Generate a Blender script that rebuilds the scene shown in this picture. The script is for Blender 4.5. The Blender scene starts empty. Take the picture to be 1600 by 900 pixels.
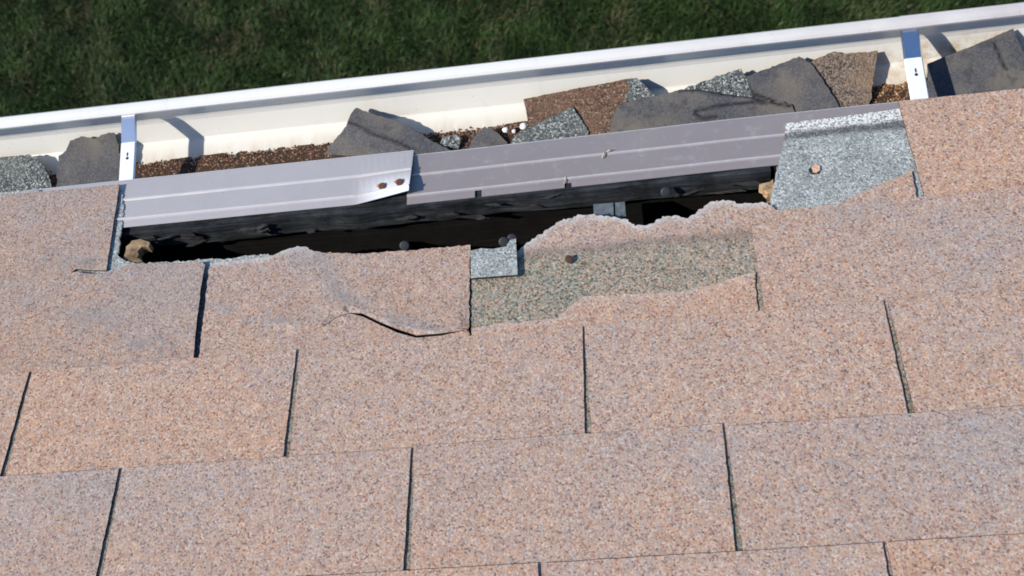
import bpy, bmesh, math, random
from mathutils import Vector, Matrix, noise
from mathutils.geometry import delaunay_2d_cdt
import numpy as np

rng = random.Random(7)
scene = bpy.context.scene
COL = scene.collection

# ------------------------------------------------------------------ camera, sky, sun, exposure
cam_d = bpy.data.cameras.new('camera')
cam = bpy.data.objects.new('camera', cam_d)
COL.objects.link(cam)
cam.matrix_world = Matrix(((0.988788, 0.086893, 0.121442, 0.62488),
                           (-0.048535, 0.956117, -0.288938, -0.54339),
                           (-0.141219, 0.279804, 0.949614, 1.23792),
                           (0, 0, 0, 1)))
cam_d.sensor_width = 36.0
cam_d.lens = 40.5
cam_d.clip_start = 0.02
cam_d.clip_end = 2000
cam_d.dof.use_dof = True
cam_d.dof.focus_distance = 1.26
cam_d.dof.aperture_fstop = 10.0
scene.camera = cam

SUN = Vector((-0.92, -0.30, 1.0)).normalized()          # direction towards the sun
world = bpy.data.worlds.new('World')
scene.world = world
world.use_nodes = True
wn = world.node_tree
bg = wn.nodes['Background']
sky = wn.nodes.new('ShaderNodeTexSky')
sky.sky_type = 'NISHITA'
sky.sun_disc = False
sky.sun_elevation = math.asin(SUN.z)
sky.sun_rotation = math.atan2(SUN.x, SUN.y)
hs = wn.nodes.new('ShaderNodeHueSaturation')
hs.inputs['Saturation'].default_value = 1.1
wn.links.new(sky.outputs[0], hs.inputs['Color'])
wn.links.new(hs.outputs[0], bg.inputs[0])
sky.ozone_density = 4.0
sky.dust_density = 0.2
bg.inputs[1].default_value = 0.115
sd = bpy.data.lights.new('sun', 'SUN')
sd.energy = 3.8
sd.angle = math.radians(0.53)
sd.color = (1.0, 0.92, 0.80)
sun = bpy.data.objects.new('sun', sd)
COL.objects.link(sun)
sun.rotation_euler = SUN.to_track_quat('Z', 'Y').to_euler()
vs = scene.view_settings
vs.view_transform = 'Standard'
vs.look = 'None'
vs.exposure = 0.54
vs.gamma = 1.0
vs.use_curve_mapping = False
scene.cycles.filter_width = 1.8

# ------------------------------------------------------------------ material helpers
class NT:
    """small helper for building node materials"""
    def __init__(self, name):
        self.m = bpy.data.materials.new(name)
        self.m.use_nodes = True
        self.t = self.m.node_tree
        self.b = self.t.nodes['Principled BSDF']
        self.pos = self.t.nodes.new('ShaderNodeNewGeometry').outputs['Position']
    def n(self, kind, **kw):
        nd = self.t.nodes.new(kind)
        for k, v in kw.items():
            setattr(nd, k, v)
        return nd
    def link(self, a, b):
        self.t.links.new(a, b)
    def noise(self, scale, detail=4, rough=0.55, vec=None, out='Fac'):
        nd = self.n('ShaderNodeTexNoise')
        nd.inputs['Scale'].default_value = scale
        nd.inputs['Detail'].default_value = detail
        nd.inputs['Roughness'].default_value = rough
        self.link(vec or self.pos, nd.inputs['Vector'])
        return nd.outputs[out]
    def voro(self, scale, out='Color', rnd=1.0, vec=None):
        nd = self.n('ShaderNodeTexVoronoi')
        nd.inputs['Scale'].default_value = scale
        nd.inputs['Randomness'].default_value = rnd
        self.link(vec or self.pos, nd.inputs['Vector'])
        return nd.outputs[out]
    def ramp(self, fac, stops, mode='LINEAR'):
        nd = self.n('ShaderNodeValToRGB')
        cr = nd.color_ramp
        cr.interpolation = mode
        while len(cr.elements) < len(stops):
            cr.elements.new(0.5)
        for e, (p, c) in zip(cr.elements, stops):
            e.position = p
            c = (c, c, c) if isinstance(c, (int, float)) else c
            e.color = (*c, 1)
        self.link(fac, nd.inputs[0])
        return nd.outputs[0]
    def mix(self, fac, a, b, mode='MIX'):
        nd = self.n('ShaderNodeMix', data_type='RGBA', blend_type=mode)
        for sock, v in ((nd.inputs[0], fac), (nd.inputs[6], a), (nd.inputs[7], b)):
            if isinstance(v, (int, float)):
                sock.default_value = v
            elif isinstance(v, tuple):
                sock.default_value = (*v, 1)
            else:
                self.link(v, sock)
        return nd.outputs[2]
    def math(self, op, a, b=0.5, clamp=False):
        nd = self.n('ShaderNodeMath', operation=op, use_clamp=clamp)
        for sock, v in ((nd.inputs[0], a), (nd.inputs[1], b)):
            if isinstance(v, (int, float)):
                sock.default_value = v
            else:
                self.link(v, sock)
        return nd.outputs[0]
    def attr(self, name):
        return self.n('ShaderNodeAttribute', attribute_name=name).outputs
    def sep(self, col):
        nd = self.n('ShaderNodeSeparateColor')
        self.link(col, nd.inputs[0])
        return nd.outputs
    def bump(self, h, strength, dist):
        nd = self.n('ShaderNodeBump')
        nd.inputs['Strength'].default_value = strength
        nd.inputs['Distance'].default_value = dist
        self.link(h, nd.inputs['Height'])
        self.link(nd.outputs[0], self.b.inputs['Normal'])
    def done(self, col, rough=0.8, metal=0.0, spec=0.5):
        for sock, v in ((self.b.inputs['Base Color'], col), (self.b.inputs['Roughness'], rough), (self.b.inputs['Metallic'], metal)):
            if isinstance(v, (int, float)):
                sock.default_value = v
            elif isinstance(v, tuple):
                sock.default_value = (*v, 1)
            else:
                self.link(v, sock)
        self.b.inputs['Specular IOR Level'].default_value = spec
        return self.m

GRAN = 560.0
def granule_palette(k, fac, stops):
    return k.ramp(fac, stops, 'CONSTANT')

def mat_shingle():
    """mineral granules: salmon, tan, pale and grey grains, wear read from the mesh attribute"""
    k = NT('shingle_granules')
    c1 = k.sep(k.voro(GRAN))
    big = k.noise(5.0, 3)
    mid = k.noise(38.0, 3)
    warm = k.ramp(c1[0], [(0, (.21, .125, .10)), (.05, (.34, .20, .15)), (.18, (.45, .275, .19)), (.42, (.515, .328, .22)), (.66, (.485, .357, .26)), (.82, (.57, .445, .355)), (.94, (.37, .315, .29))], 'CONSTANT')
    cool = k.ramp(c1[0], [(0, (.21, .155, .14)), (.07, (.31, .23, .205)), (.24, (.40, .298, .25)), (.48, (.43, .347, .295)), (.68, (.385, .345, .32)), (.84, (.48, .42, .38)), (.94, (.32, .305, .30))], 'CONSTANT')
    old = k.ramp(c1[0], [(0, (.09, .085, .065)), (.12, (.18, .165, .125)), (.34, (.225, .24, .185)), (.52, (.36, .285, .215)), (.68, (.245, .285, .235)), (.80, (.44, .39, .33)), (.91, (.46, .29, .19))], 'CONSTANT')
    w = k.attr('wear')
    ws = k.sep(w['Color'])
    oi = k.n('ShaderNodeObjectInfo').outputs['Random']
    # broad weathering: some tabs and areas greyer
    g = k.math('ADD', k.math('MULTIPLY', k.math('SUBTRACT', big, .5), 1.6), k.math('MULTIPLY', k.math('SUBTRACT', mid, .5), .9))
    g = k.math('ADD', g, k.math('MULTIPLY', k.math('SUBTRACT', oi, .5), .35))
    g = k.math('ADD', g, .22)
    edge = k.math('MULTIPLY', k.math('SUBTRACT', c1[1], .5), .5)
    g = k.math('ADD', g, k.math('ADD', ws[0], edge), clamp=True)
    col = k.mix(g, warm, cool)
    col = k.mix(k.math('MULTIPLY', k.math('SUBTRACT', ws[0], .5), k.math('ADD', k.math('MULTIPLY', c1[2], 1.3), .1), clamp=True), col, (.33, .325, .315))
    og = k.math('ADD', ws[1], k.math('MULTIPLY', k.math('SUBTRACT', mid, .5), ws[1]), clamp=True)
    col = k.mix(og, col, old)
    pale = k.attr('pale')['Fac']
    col = k.mix(k.math('MULTIPLY', pale, k.math('ADD', k.math('MULTIPLY', c1[2], .9), .3), clamp=True), col, (.55, .56, .54))
    fine = k.noise(430.0, 2)
    col = k.mix(1.0, col, k.ramp(fine, [(.3, .83), (.7, 1.13)]), 'MULTIPLY')
    # drifting hue: more orange here, more lavender there
    hue = k.noise(120.0, 3, out='Color')
    col = k.mix(.9, col, k.ramp(k.sep(hue)[0], [(.3, (.95, .985, 1.06)), (.7, (1.07, 1.0, .92))]), 'MULTIPLY')
    col = k.mix(1.0, col, k.ramp(k.noise(90, 3), [(.3, .84), (.7, 1.00)]), 'MULTIPLY')
    col = k.mix(k.math('MULTIPLY', ws[2], k.math('ADD', k.math('MULTIPLY', mid, .9), .35), clamp=True), col, (.085, .075, .07))
    d = k.voro(GRAN, 'Distance')
    h = k.math('ADD', k.math('MULTIPLY', d, -.8), k.math('MULTIPLY', fine, .5))
    k.bump(h, .35, .0008)
    return k.done(col, .92, 0, .25)

def mat_starter():
    """pale grey granules of the starter course and of shingle uppers"""
    k = NT('starter_granules')
    c1 = k.sep(k.voro(GRAN))
    col = k.ramp(c1[0], [(0, (.16, .175, .17)), (.10, (.23, .25, .245)), (.30, (.30, .325, .315)), (.56, (.36, .385, .37)), (.78, (.44, .46, .44)), (.93, (.56, .565, .545))], 'CONSTANT')
    col = k.mix(1.0, col, k.ramp(k.noise(30, 4), [(.3, .80), (.7, 1.1)]), 'MULTIPLY')
    w = k.sep(k.attr('wear')['Color'])
    col = k.mix(k.math('MULTIPLY', w[2], k.math('ADD', k.math('MULTIPLY', c1[1], .7), .5), clamp=True), col, (.085, .085, .09))
    col = k.mix(k.math('MULTIPLY', w[0], k.math('GREATER_THAN', c1[2], .45)), col, (.70, .68, .66))
    h = k.math('ADD', k.math('MULTIPLY', k.voro(GRAN * .9, 'Distance'), -.7), k.math('MULTIPLY', c1[1], .6))
    k.bump(h, .6, .0012)
    return k.done(col, .92, 0, .25)

def mat_fallen(name, stops, dust, scale=GRAN):
    """granule side of the shingle pieces lying in the gutter"""
    k = NT(name)
    c1 = k.sep(k.voro(scale))
    col = k.ramp(c1[0], stops, 'CONSTANT')
    col = k.mix(k.ramp(k.noise(22, 4), [(.42, 0), (.72, .7)]), col, dust)
    h = k.math('ADD', k.math('MULTIPLY', k.voro(scale, 'Distance'), -.7), k.math('MULTIPLY', c1[1], .6))
    k.bump(h, .6, .0012)
    return k.done(col, .9, 0, .3)

def mat_felt():
    """sanded asphalt back of a shingle, dusty"""
    k = NT('asphalt_back')
    a = k.noise(420, 3, .6)
    col = k.ramp(a, [(.25, (.03, .032, .038)), (.5, (.068, .071, .082)), (.78, (.13, .132, .145))])
    col = k.mix(k.ramp(k.noise(13, 5), [(.45, 0), (.68, .75)]), col, (.165, .145, .115))
    col = k.mix(k.ramp(k.noise(60, 4), [(.56, 0), (.66, .55)]), col, (.035, .036, .045))
    col = k.mix(k.sep(k.attr('wear')['Color'])[2], col, (.012, .012, .016))
    k.bump(k.noise(300, 4, .65), .35, .001)
    return k.done(col, .8, 0, .4)

def mat_plain(name, col, rough=.8, var=.25, scale=60, metal=0, bump=0.0, spec=.5, bscale=200):
    k = NT(name)
    f = k.ramp(k.noise(scale, 5, .6), [(.3, 1 - var), (.7, 1 + var)])
    c = k.mix(1.0, col, f, 'MULTIPLY')
    if bump:
        k.bump(k.noise(bscale, 4), bump, .001)
    return k.done(c, rough, metal, spec)

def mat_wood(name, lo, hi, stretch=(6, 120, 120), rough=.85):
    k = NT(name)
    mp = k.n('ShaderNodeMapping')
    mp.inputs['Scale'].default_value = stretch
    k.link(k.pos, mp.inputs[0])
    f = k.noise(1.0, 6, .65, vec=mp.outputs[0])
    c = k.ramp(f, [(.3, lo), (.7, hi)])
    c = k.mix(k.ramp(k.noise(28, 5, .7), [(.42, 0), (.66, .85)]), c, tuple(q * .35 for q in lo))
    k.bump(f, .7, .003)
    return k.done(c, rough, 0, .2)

def mat_drip(name, base):
    """lavender grey enamel on metal, dusty and scratched"""
    k = NT(name)
    c = k.mix(k.noise(9, 4), base[0], base[1])
    c = k.mix(k.ramp(k.noise(70, 6, .7), [(.55, 0), (.75, .35)]), c, (.50, .47, .46))
    sp = k.voro(130, 'Distance')
    c = k.mix(k.ramp(k.math('ADD', sp, k.math('MULTIPLY', k.noise(40, 2), .12)), [(.10, .75), (.15, 0)]), c, (.16, .15, .15))
    pale = k.attr('pale')['Fac']  # also carries the highlights painted along ribs and eave bend
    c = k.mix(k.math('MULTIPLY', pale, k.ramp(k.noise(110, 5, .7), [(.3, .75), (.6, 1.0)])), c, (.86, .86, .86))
    r = k.ramp(k.noise(35, 4), [(.3, .30), (.7, .46)])
    k.bump(k.noise(14, 2), .06, .004)
    return k.done(c, r, .15, .5)

def mat_gutter():
    k = NT('gutter_enamel')
    c = k.mix(k.noise(5, 3), (.67, .67, .635), (.72, .715, .68))
    c = k.mix(k.ramp(k.noise(26, 6, .7), [(.56, 0), (.76, .22)]), c, (.55, .49, .38))
    # silt and water marks left along the floor of the trough, dust on the lip further along
    xyz = k.n('ShaderNodeSeparateXYZ')
    k.link(k.pos, xyz.inputs[0])
    low = k.math('MULTIPLY', k.math('LESS_THAN', xyz.outputs[2], -.088), k.math('MULTIPLY', k.math('SUBTRACT', .100, xyz.outputs[1]), 55.0, clamp=True))
    streak = k.n('ShaderNodeMapping')
    streak.inputs['Scale'].default_value = (60, 12, 12)
    k.link(k.pos, streak.inputs[0])
    c = k.mix(k.math('MULTIPLY', low, k.ramp(k.noise(1.0, 5, .65, vec=streak.outputs[0]), [(.35, .10), (.7, .75)])), c, (.46, .37, .26))
    c = k.mix(k.ramp(k.noise(1.0, 4, .6, vec=streak.outputs[0]), [(.60, 0), (.80, .28)]), c, (.50, .46, .40))
    far = k.math('MULTIPLY', k.math('GREATER_THAN', xyz.outputs[2], -.027), k.math('MULTIPLY', k.math('SUBTRACT', xyz.outputs[0], .42), 1.5, clamp=True))
    c = k.mix(k.math('MULTIPLY', far, k.ramp(k.noise(20, 4), [(.3, .45), (.6, .85)])), c, (.44, .40, .40))
    mud = k.math('MULTIPLY', k.math('SUBTRACT', xyz.outputs[0], .885), 12.0, clamp=True)
    mud = k.math('MULTIPLY', mud, k.math('MULTIPLY', k.math('SUBTRACT', -.066, xyz.outputs[2]), 45.0, clamp=True))
    c = k.mix(k.math('MULTIPLY', mud, k.ramp(k.noise(45, 5, .7), [(.40, 0), (.62, .8)])), c, (.42, .27, .13))
    c = k.mix(k.ramp(k.voro(60, 'Distance'), [(.045, .5), (.07, 0)]), c, (.32, .29, .24))
    k.bump(k.noise(11, 2), .05, .004)
    return k.done(c, .28, 0, .5)

M = {}
M['shingle'] = mat_shingle()
M['starter'] = mat_starter()
M['felt'] = mat_felt()
M['brown_gran'] = mat_fallen('brown_granules', [(0, (.035, .025, .022)), (.2, (.10, .06, .045)), (.5, (.15, .085, .06)), (.8, (.22, .14, .10)), (.95, (.30, .25, .2))], (.16, .10, .07))
M['grey_gran'] = mat_fallen('grey_granules', [(0, (.03, .035, .04)), (.22, (.07, .08, .085)), (.5, (.13, .15, .155)), (.75, (.25, .28, .28)), (.92, (.42, .45, .45))], (.14, .15, .14))
M['dusty_gran'] = mat_fallen('dusty_granules', [(0, (.05, .045, .04)), (.25, (.12, .095, .08)), (.55, (.18, .14, .115)), (.85, (.26, .20, .16))], (.27, .19, .12))
M['asphalt_cut'] = mat_plain('asphalt_cut', (.022, .021, .024), .8, .4, 300)
M['mat_cut'] = mat_plain('torn_fibre', (.40, .38, .34), .9, .45, 260)
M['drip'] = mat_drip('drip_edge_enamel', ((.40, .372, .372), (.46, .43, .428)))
M['drip_shaded'] = mat_drip('drip_edge_enamel_shaded', ((.245, .215, .215), (.295, .262, .258)))  # darker copy for the right length, its lesser tilt to light put into colour
M['gutter'] = mat_gutter()
M['alu'] = mat_plain('mill_aluminium', (.80, .82, .85), .45, .05, 40, metal=.15)
M['alu_sky'] = mat_plain('sky_mirror_aluminium', (.78, .81, .86), .26, .05, 40, metal=1.0)
M['rust'] = mat_plain('rust', (.10, .045, .028), .85, .6, 500)
M['tan_chip'] = mat_plain('tan_chip', (.55, .34, .24), .85, .3, 400)
M['splinter'] = mat_wood('grey_splinter', (.018, .018, .02), (.07, .068, .066), (40, 200, 200))
M['rust_orange'] = mat_plain('rust_orange', (.50, .22, .09), .85, .4, 500)
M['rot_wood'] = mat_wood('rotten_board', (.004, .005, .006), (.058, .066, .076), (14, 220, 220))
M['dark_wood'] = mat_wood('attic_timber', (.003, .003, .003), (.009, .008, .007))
M['tan_wood'] = mat_wood('broken_plywood', (.26, .16, .08), (.62, .46, .30), (60, 160, 160))
M['white_trim'] = mat_plain('fascia_paint', (.70, .70, .68), .5, .06, 20)
M['galv'] = mat_plain('galvanised', (.03, .034, .046), .6, .2, 200, metal=.4)
M['slate_block'] = mat_plain('grey_block', (.09, .11, .125), .8, .35, 160)
M['pebble'] = mat_plain('white_pebble', (.74, .74, .72), .6, .12, 200)
M['straw'] = mat_plain('straw', (.52, .40, .24), .8, .2, 300)
M['dark_hole'] = mat_plain('punched_hole', (.012, .012, .014), .8, .2, 200)

# ------------------------------------------------------------------ mesh helpers
def link(name, me, mats, parent=None, loc=None, rot=None):
    o = bpy.data.objects.new(name, me)
    COL.objects.link(o)
    if mats is not None and not me.materials:
        for m in mats:
            me.materials.append(M[m])
    o.parent = parent
    if loc is not None:
        o.location = loc
    if rot is not None:
        o.rotation_euler = rot
    return o

def tag(o, label, cat=None, group=None, kind=None):
    if label:
        o['label'] = label
    if cat:
        o['category'] = cat
    if group:
        o['group'] = group
    if kind:
        o['kind'] = kind
    return o

def empty(name, loc=(0, 0, 0), rot=(0, 0, 0)):
    o = bpy.data.objects.new(name, None)
    COL.objects.link(o)
    o.empty_display_size = .05
    o.location = loc
    o.rotation_euler = rot
    return o

def pydata(name, v, f, smooth=False):
    me = bpy.data.meshes.new(name)
    me.from_pydata(v, [], f)
    me.update()
    if smooth:
        me.polygons.foreach_set('use_smooth', [True] * len(me.polygons))
    return me

def roughen(poly, amp, step, seed=0):
    """break the edges of an outline into short uneven runs"""
    out = []
    n = len(poly)
    for i in range(n):
        a, b = Vector(poly[i]), Vector(poly[(i + 1) % n])
        L = (b - a).length
        k = max(1, int(L / step))
        t = (b - a) / max(L, 1e-6)
        nrm = Vector((-t.y, t.x))
        for j in range(k):
            p = a + (b - a) * (j / k)
            if j:
                q = noise.noise(Vector((p.x * 170 + seed, p.y * 170, seed * 3.1))) + .9 * noise.noise(Vector((p.x * 520 + seed, p.y * 520, 9 + seed)))
                p = p + nrm * (amp * q)
            out.append((p.x, p.y))
    return out

def inside(p, poly):
    x, y = p
    r = False
    j = len(poly) - 1
    for i in range(len(poly)):
        xi, yi = poly[i]
        xj, yj = poly[j]
        if (yi > y) != (yj > y) and x < (xj - xi) * (y - yi) / (yj - yi) + xi:
            r = not r
        j = i
    return r

def seg_dist(p, line):
    best = 9.0
    P = Vector(p)
    for a, b in zip(line[:-1], line[1:]):
        a, b = Vector(a), Vector(b)
        ab = b - a
        t = max(0, min(1, (P - a).dot(ab) / max(ab.length_squared, 1e-12)))
        best = min(best, (P - a - ab * t).length)
    return best

def slab(name, poly, top, thick, grid, holes=(), wear=None, pale=None):
    """a sheet with the given outline, top(x, y) gives its upper surface; rim and underside use the second material"""
    pts = [Vector(p) for p in poly]
    n = len(pts)
    edges = [(i, (i + 1) % n) for i in range(n)]
    for h in holes:
        b = len(pts)
        pts += [Vector(p) for p in h]
        edges += [(b + i, b + (i + 1) % len(h)) for i in range(len(h))]
    xs = [p[0] for p in poly]
    ys = [p[1] for p in poly]
    if grid:
        x = min(xs) + grid * .5
        r = 0
        while x < max(xs):
            y = min(ys) + grid * (.5 if r % 2 else .3)
            while y < max(ys):
                q = (x + rng.uniform(-.2, .2) * grid, y + rng.uniform(-.2, .2) * grid)
                if inside(q, poly) and seg_dist(q, list(poly) + [poly[0]]) > grid * .35 and not any(inside(q, h) for h in holes):
                    pts.append(Vector(q))
                y += grid
            x += grid
            r += 1
    res = delaunay_2d_cdt(pts, edges, [], 1, 1e-7)
    V = [(v.x, v.y) for v in res[0]]
    T = []
    for f in res[2]:
        cx = sum(V[i][0] for i in f) / len(f)
        cy = sum(V[i][1] for i in f) / len(f)
        if inside((cx, cy), poly) and not any(inside((cx, cy), h) for h in holes):
            T.append(tuple(f))
    top_v = [(x, y, top(x, y)) for x, y in V]
    N = len(V)
    verts = top_v + [(x, y, z - thick) for x, y, z in top_v]
    cnt = {}
    for f in T:
        a, b, c = (Vector((*V[i], 0)) for i in f[:3])
        if (b - a).cross(c - a).z < 0:
            f = f[::-1]
        for i in range(len(f)):
            cnt[(f[i], f[(i + 1) % len(f)])] = 1
    faces, mi = [], []
    for f in T:
        a, b, c = (Vector((*V[i], 0)) for i in f[:3])
        if (b - a).cross(c - a).z < 0:
            f = f[::-1]
        faces.append(f)
        mi.append(0)
        faces.append(tuple(i + N for i in f[::-1]))
        mi.append(1)
    for (a, b) in cnt:
        if (b, a) not in cnt:
            faces.append((b, a, a + N, b + N))
            mi.append(1)
    me = pydata(name, verts, faces)
    me.polygons.foreach_set('material_index', mi)
    if wear or pale:
        me.attributes.new('wear', 'FLOAT_COLOR', 'POINT')
        me.attributes.new('pale', 'FLOAT', 'POINT')
        w, q = me.attributes['wear'], me.attributes['pale']
        for i in range(2 * N):
            x, y = V[i % N]
            c = wear(x, y) if wear else (0, 0, 0)
            w.data[i].color = (*c, 1)
            q.data[i].value = pale(x, y) if pale else 0.0
    return me

def sweep(name, prof, xs, shift=None, smooth=False):
    """extrude an open profile [(y, z)...] along x stations; shift(i, j, y, z) -> (dx, y, z)"""
    v, f = [], []
    m = len(prof)
    for i, x in enumerate(xs):
        for j, (y, z) in enumerate(prof):
            dx = 0
            if shift:
                dx, y, z = shift(x, j, y, z)
            v.append((x + dx, y, z))
    for i in range(len(xs) - 1):
        for j in range(m - 1):
            f.append((i * m + j, (i + 1) * m + j, (i + 1) * m + j + 1, i * m + j + 1))
    return pydata(name, v, f, smooth)

def box_mesh(name, lo, hi, jit=0.0, bevel=0.0):
    bm = bmesh.new()
    bmesh.ops.create_cube(bm, size=1)
    for v in bm.verts:
        v.co = Vector(tuple(l + (h - l) * (c + .5) for l, h, c in zip(lo, hi, v.co)))
        if jit:
            v.co += Vector((rng.uniform(-jit, jit), rng.uniform(-jit, jit), rng.uniform(-jit, jit)))
    if bevel:
        bmesh.ops.bevel(bm, geom=bm.edges[:], offset=bevel, segments=1, affect='EDGES')
    me = bpy.data.meshes.new(name)
    bm.to_mesh(me)
    bm.free()
    return me

def lathe(name, prof, seg=14):
    """surface of revolution about z from [(r, z)...]"""
    v, f = [], []
    for r, z in prof:
        for k in range(seg):
            a = 2 * math.pi * k / seg
            v.append((r * math.cos(a), r * math.sin(a), z))
    for i in range(len(prof) - 1):
        for k in range(seg):
            f.append((i * seg + k, i * seg + (k + 1) % seg, (i + 1) * seg + (k + 1) % seg, (i + 1) * seg + k))
    f.append(tuple(range((len(prof) - 1) * seg, len(prof) * seg)))
    return pydata(name, v, f, False)

# ------------------------------------------------------------------ setting: lawn
GZ = -2.55
def mat_soil():
    k = NT('lawn_soil')
    c = k.mix(k.noise(3, 5), (.022, .032, .012), (.034, .028, .016))
    return k.done(c, .95, 0, .1)
M['soil'] = mat_soil()
def mat_grass():
    k = NT('grass_blades')
    c = k.attr('tint')['Color']
    k.b.inputs['Transmission Weight'].default_value = 0
    return k.done(c, .6, 0, .25)
M['grass'] = mat_grass()
gs = 400
gm = pydata('lawn', [(-gs, -gs, GZ), (gs, -gs, GZ), (gs, gs, GZ), (-gs, gs, GZ)], [(0, 1, 2, 3)])
tag(link('lawn', gm, ['soil']), 'dark green lawn below the gutter', kind='structure')

def grass_patch():
    g = np.random.default_rng(3)
    def area(n, x0, x1, y0, y1):
        return np.stack([g.uniform(x0, x1, n), g.uniform(y0, y1, n)], 1)
    P = np.concatenate([area(230000, -2.3, 2.4, 1.1, 2.5), area(60000, -4.5, 5, .5, 4.5)])
    n = len(P)
    # blades lean together in drifting directions
    fx, fy = P[:, 0], P[:, 1]
    ang = 2.2 * np.sin(7.1 * fx + 3.3 * fy) + 1.9 * np.sin(-4.7 * fx + 9.2 * fy + 1.7) + 1.5 * np.sin(17.0 * fx + 13.0 * fy + 4.1) + g.normal(0, 1.3, n)
    lean = g.uniform(.25, 1.3, n)
    L = g.uniform(.02, .05, n)
    w = g.uniform(.0016, .0036, n)
    d = np.stack([np.cos(ang), np.sin(ang)], 1)
    s = np.stack([-d[:, 1], d[:, 0]], 1)
    mid_h, tip_h = L * .6 * np.cos(lean * .5), L * np.cos(lean * .8)
    mid_o, tip_o = L * .6 * np.sin(lean * .5), L * np.sin(lean * .9)
    V = np.zeros((n, 5, 3))
    V[:, 0, :2] = P - s * w[:, None] * .5
    V[:, 1, :2] = P + s * w[:, None] * .5
    V[:, 2, :2] = P + d * mid_o[:, None] + s * w[:, None] * .45
    V[:, 3, :2] = P + d * mid_o[:, None] - s * w[:, None] * .45
    V[:, 4, :2] = P + d * tip_o[:, None]
    V[:, 2, 2] = V[:, 3, 2] = mid_h
    V[:, 4, 2] = tip_h
    V[:, :, 2] += GZ
    me = bpy.data.meshes.new('grass')
    me.vertices.add(n * 5)
    me.vertices.foreach_set('co', V.ravel())
    base = (np.arange(n) * 5)[:, None]
    quad = base + np.array([0, 1, 2, 3])
    tri = base + np.array([3, 2, 4])
    li = np.concatenate([quad, tri], 1).ravel()
    me.loops.add(len(li))
    me.loops.foreach_set('vertex_index', li)
    me.polygons.add(2 * n)
    st = np.zeros(2 * n, int)
    st[0::2] = np.arange(n) * 7
    st[1::2] = np.arange(n) * 7 + 4
    me.polygons.foreach_set('loop_start', st)
    me.update(calc_edges=True)
    dry = np.zeros(n)
    for i in range(0, n):
        dry[i] = noise.noise(Vector((P[i, 0] * 4.5, P[i, 1] * 4.5, 2.0)))
    fine = g.uniform(0, 1, n)
    a, b, c = np.array((.014, .033, .007)), np.array((.038, .076, .015)), np.array((.13, .105, .055))
    col = a + (b - a) * fine[:, None]
    patch = np.array([noise.noise(Vector((P[i, 0] * 11, P[i, 1] * 11, 5.0))) for i in range(n)])
    col = col * (1 + .55 * patch)[:, None]
    isdry = (g.uniform(0, 1, n) < np.clip(.02 + dry * .6, .01, .5))
    col[isdry] = c * g.uniform(.5, 1.1, isdry.sum())[:, None]
    hi = g.uniform(0, 1, n) < .02
    col[hi] = (.13, .19, .075)
    rgba = np.ones((n, 5, 4))
    rgba[:, :, :3] = col[:, None, :]
    at = me.attributes.new('tint', 'FLOAT_COLOR', 'POINT')
    at.data.foreach_set('color', rgba.ravel().astype(np.float32))
    return me
tag(link('grass', grass_patch(), ['grass']), 'short dark green grass with a few dry blades', 'grass', kind='stuff')

# ------------------------------------------------------------------ the roof: roof frame is x along the eave, y down the slope, z off the slope
PITCH = math.radians(18.435)
roof = empty('shingle_roof', (0, 0, 0), (-PITCH, 0, 0))
tag(roof, 'weathered salmon brown asphalt shingle roof with a torn open eave', 'roof')

T, E, TH = .3048, .127, .0020
SLOT = .0068
ROW_U = [0.0, .1221, .2449, .3755, .5011, .6260, .7520, .8780, 1.003, 1.128]
BUTT = [.013] + [-E * k for k in range(1, 10)]
def surf(k):
    """upper surface of course k as a function of the slope coordinate"""
    return lambda x, y: .0022 + .0022 * (1 + (y + E * k) / E)

# wear marks seen on the slope: (u, s, half width, half depth, angle, grey, old, dark)
MARKS = [
 (0.9501, -0.2010, 0.0694, 0.0614, 0.00, 0.38, 0, 0),
 (0.6581, -0.4135, 0.0270, 0.0268, 0.00, 0.45, 0, 0),
 (0.9078, -0.4163, 0.0627, 0.0298, 0.00, 0.36, 0, 0),
 (0.0740, -0.2313, 0.0368, 0.0086, -0.35, 0.75, 0, 0.2),
 (0.2700, -0.1593, 0.0081, 0.0446, 0.55, 0.5, 0, 0.14),
 (0.2950, -0.1964, 0.0258, 0.0052, -0.50, 0.75, 0, 0.14),
 (0.2065, -0.2126, 0.0434, 0.0060, -0.20, 0.7, 0, 0.2),
 (0.1446, -0.1894, 0.0266, 0.0053, -0.20, 0.5, 0, 0.12),
 (0.3648, -0.2350, 0.0417, 0.0074, -0.30, 0.8, 0, 0.12),
 (-0.0359, -0.1076, 0.0238, 0.0079, -0.10, 0.9, 0, 0.2),
 (0.2412, -0.1294, 0.0224, 0.0230, 0.30, 0.45, 0, 0.08),
 (0.2293, -0.2836, 0.0418, 0.0064, 0.05, 0.4, 0, 0.05),
 (0.0004, -0.1833, 0.0457, 0.0164, -0.20, 0.45, 0, 0.12),
 (0.6605, -0.4498, 0.0177, 0.0387, 0.10, 0.35, 0, 0),
 (0.8462, -0.1382, 0.0398, 0.0156, 0.10, 0.3, 0, 0.06),
 (0.2244, -0.0432, 0.0008, 0.0010, 0.00, 0, 0, 0),
 (0.1574, -0.3197, 0.1807, 0.0469, 0.00, -0.12, 0, 0),
 (0.4488, -0.3296, 0.1046, 0.0520, 0.00, -0.2, 0, 0),
 (0.7298, -0.3178, 0.0995, 0.0441, 0.00, -0.12, 0, 0),
 (0.9244, -0.3428, 0.0531, 0.0357, 0.00, -0.2, 0, 0),
 (0.9738, -0.0648, 0.0603, 0.0556, 0.00, -0.25, 0, 0),
 (0.0052, -0.4243, 0.0680, 0.0510, 0.00, 0.2, 0, 0),
 (0.0745, -0.1735, 0.0679, 0.0454, 0.00, 0.15, 0, 0),
 (-0.0763, -0.0554, 0.0734, 0.0620, 0.00, 0.12, 0, 0)
]
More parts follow.
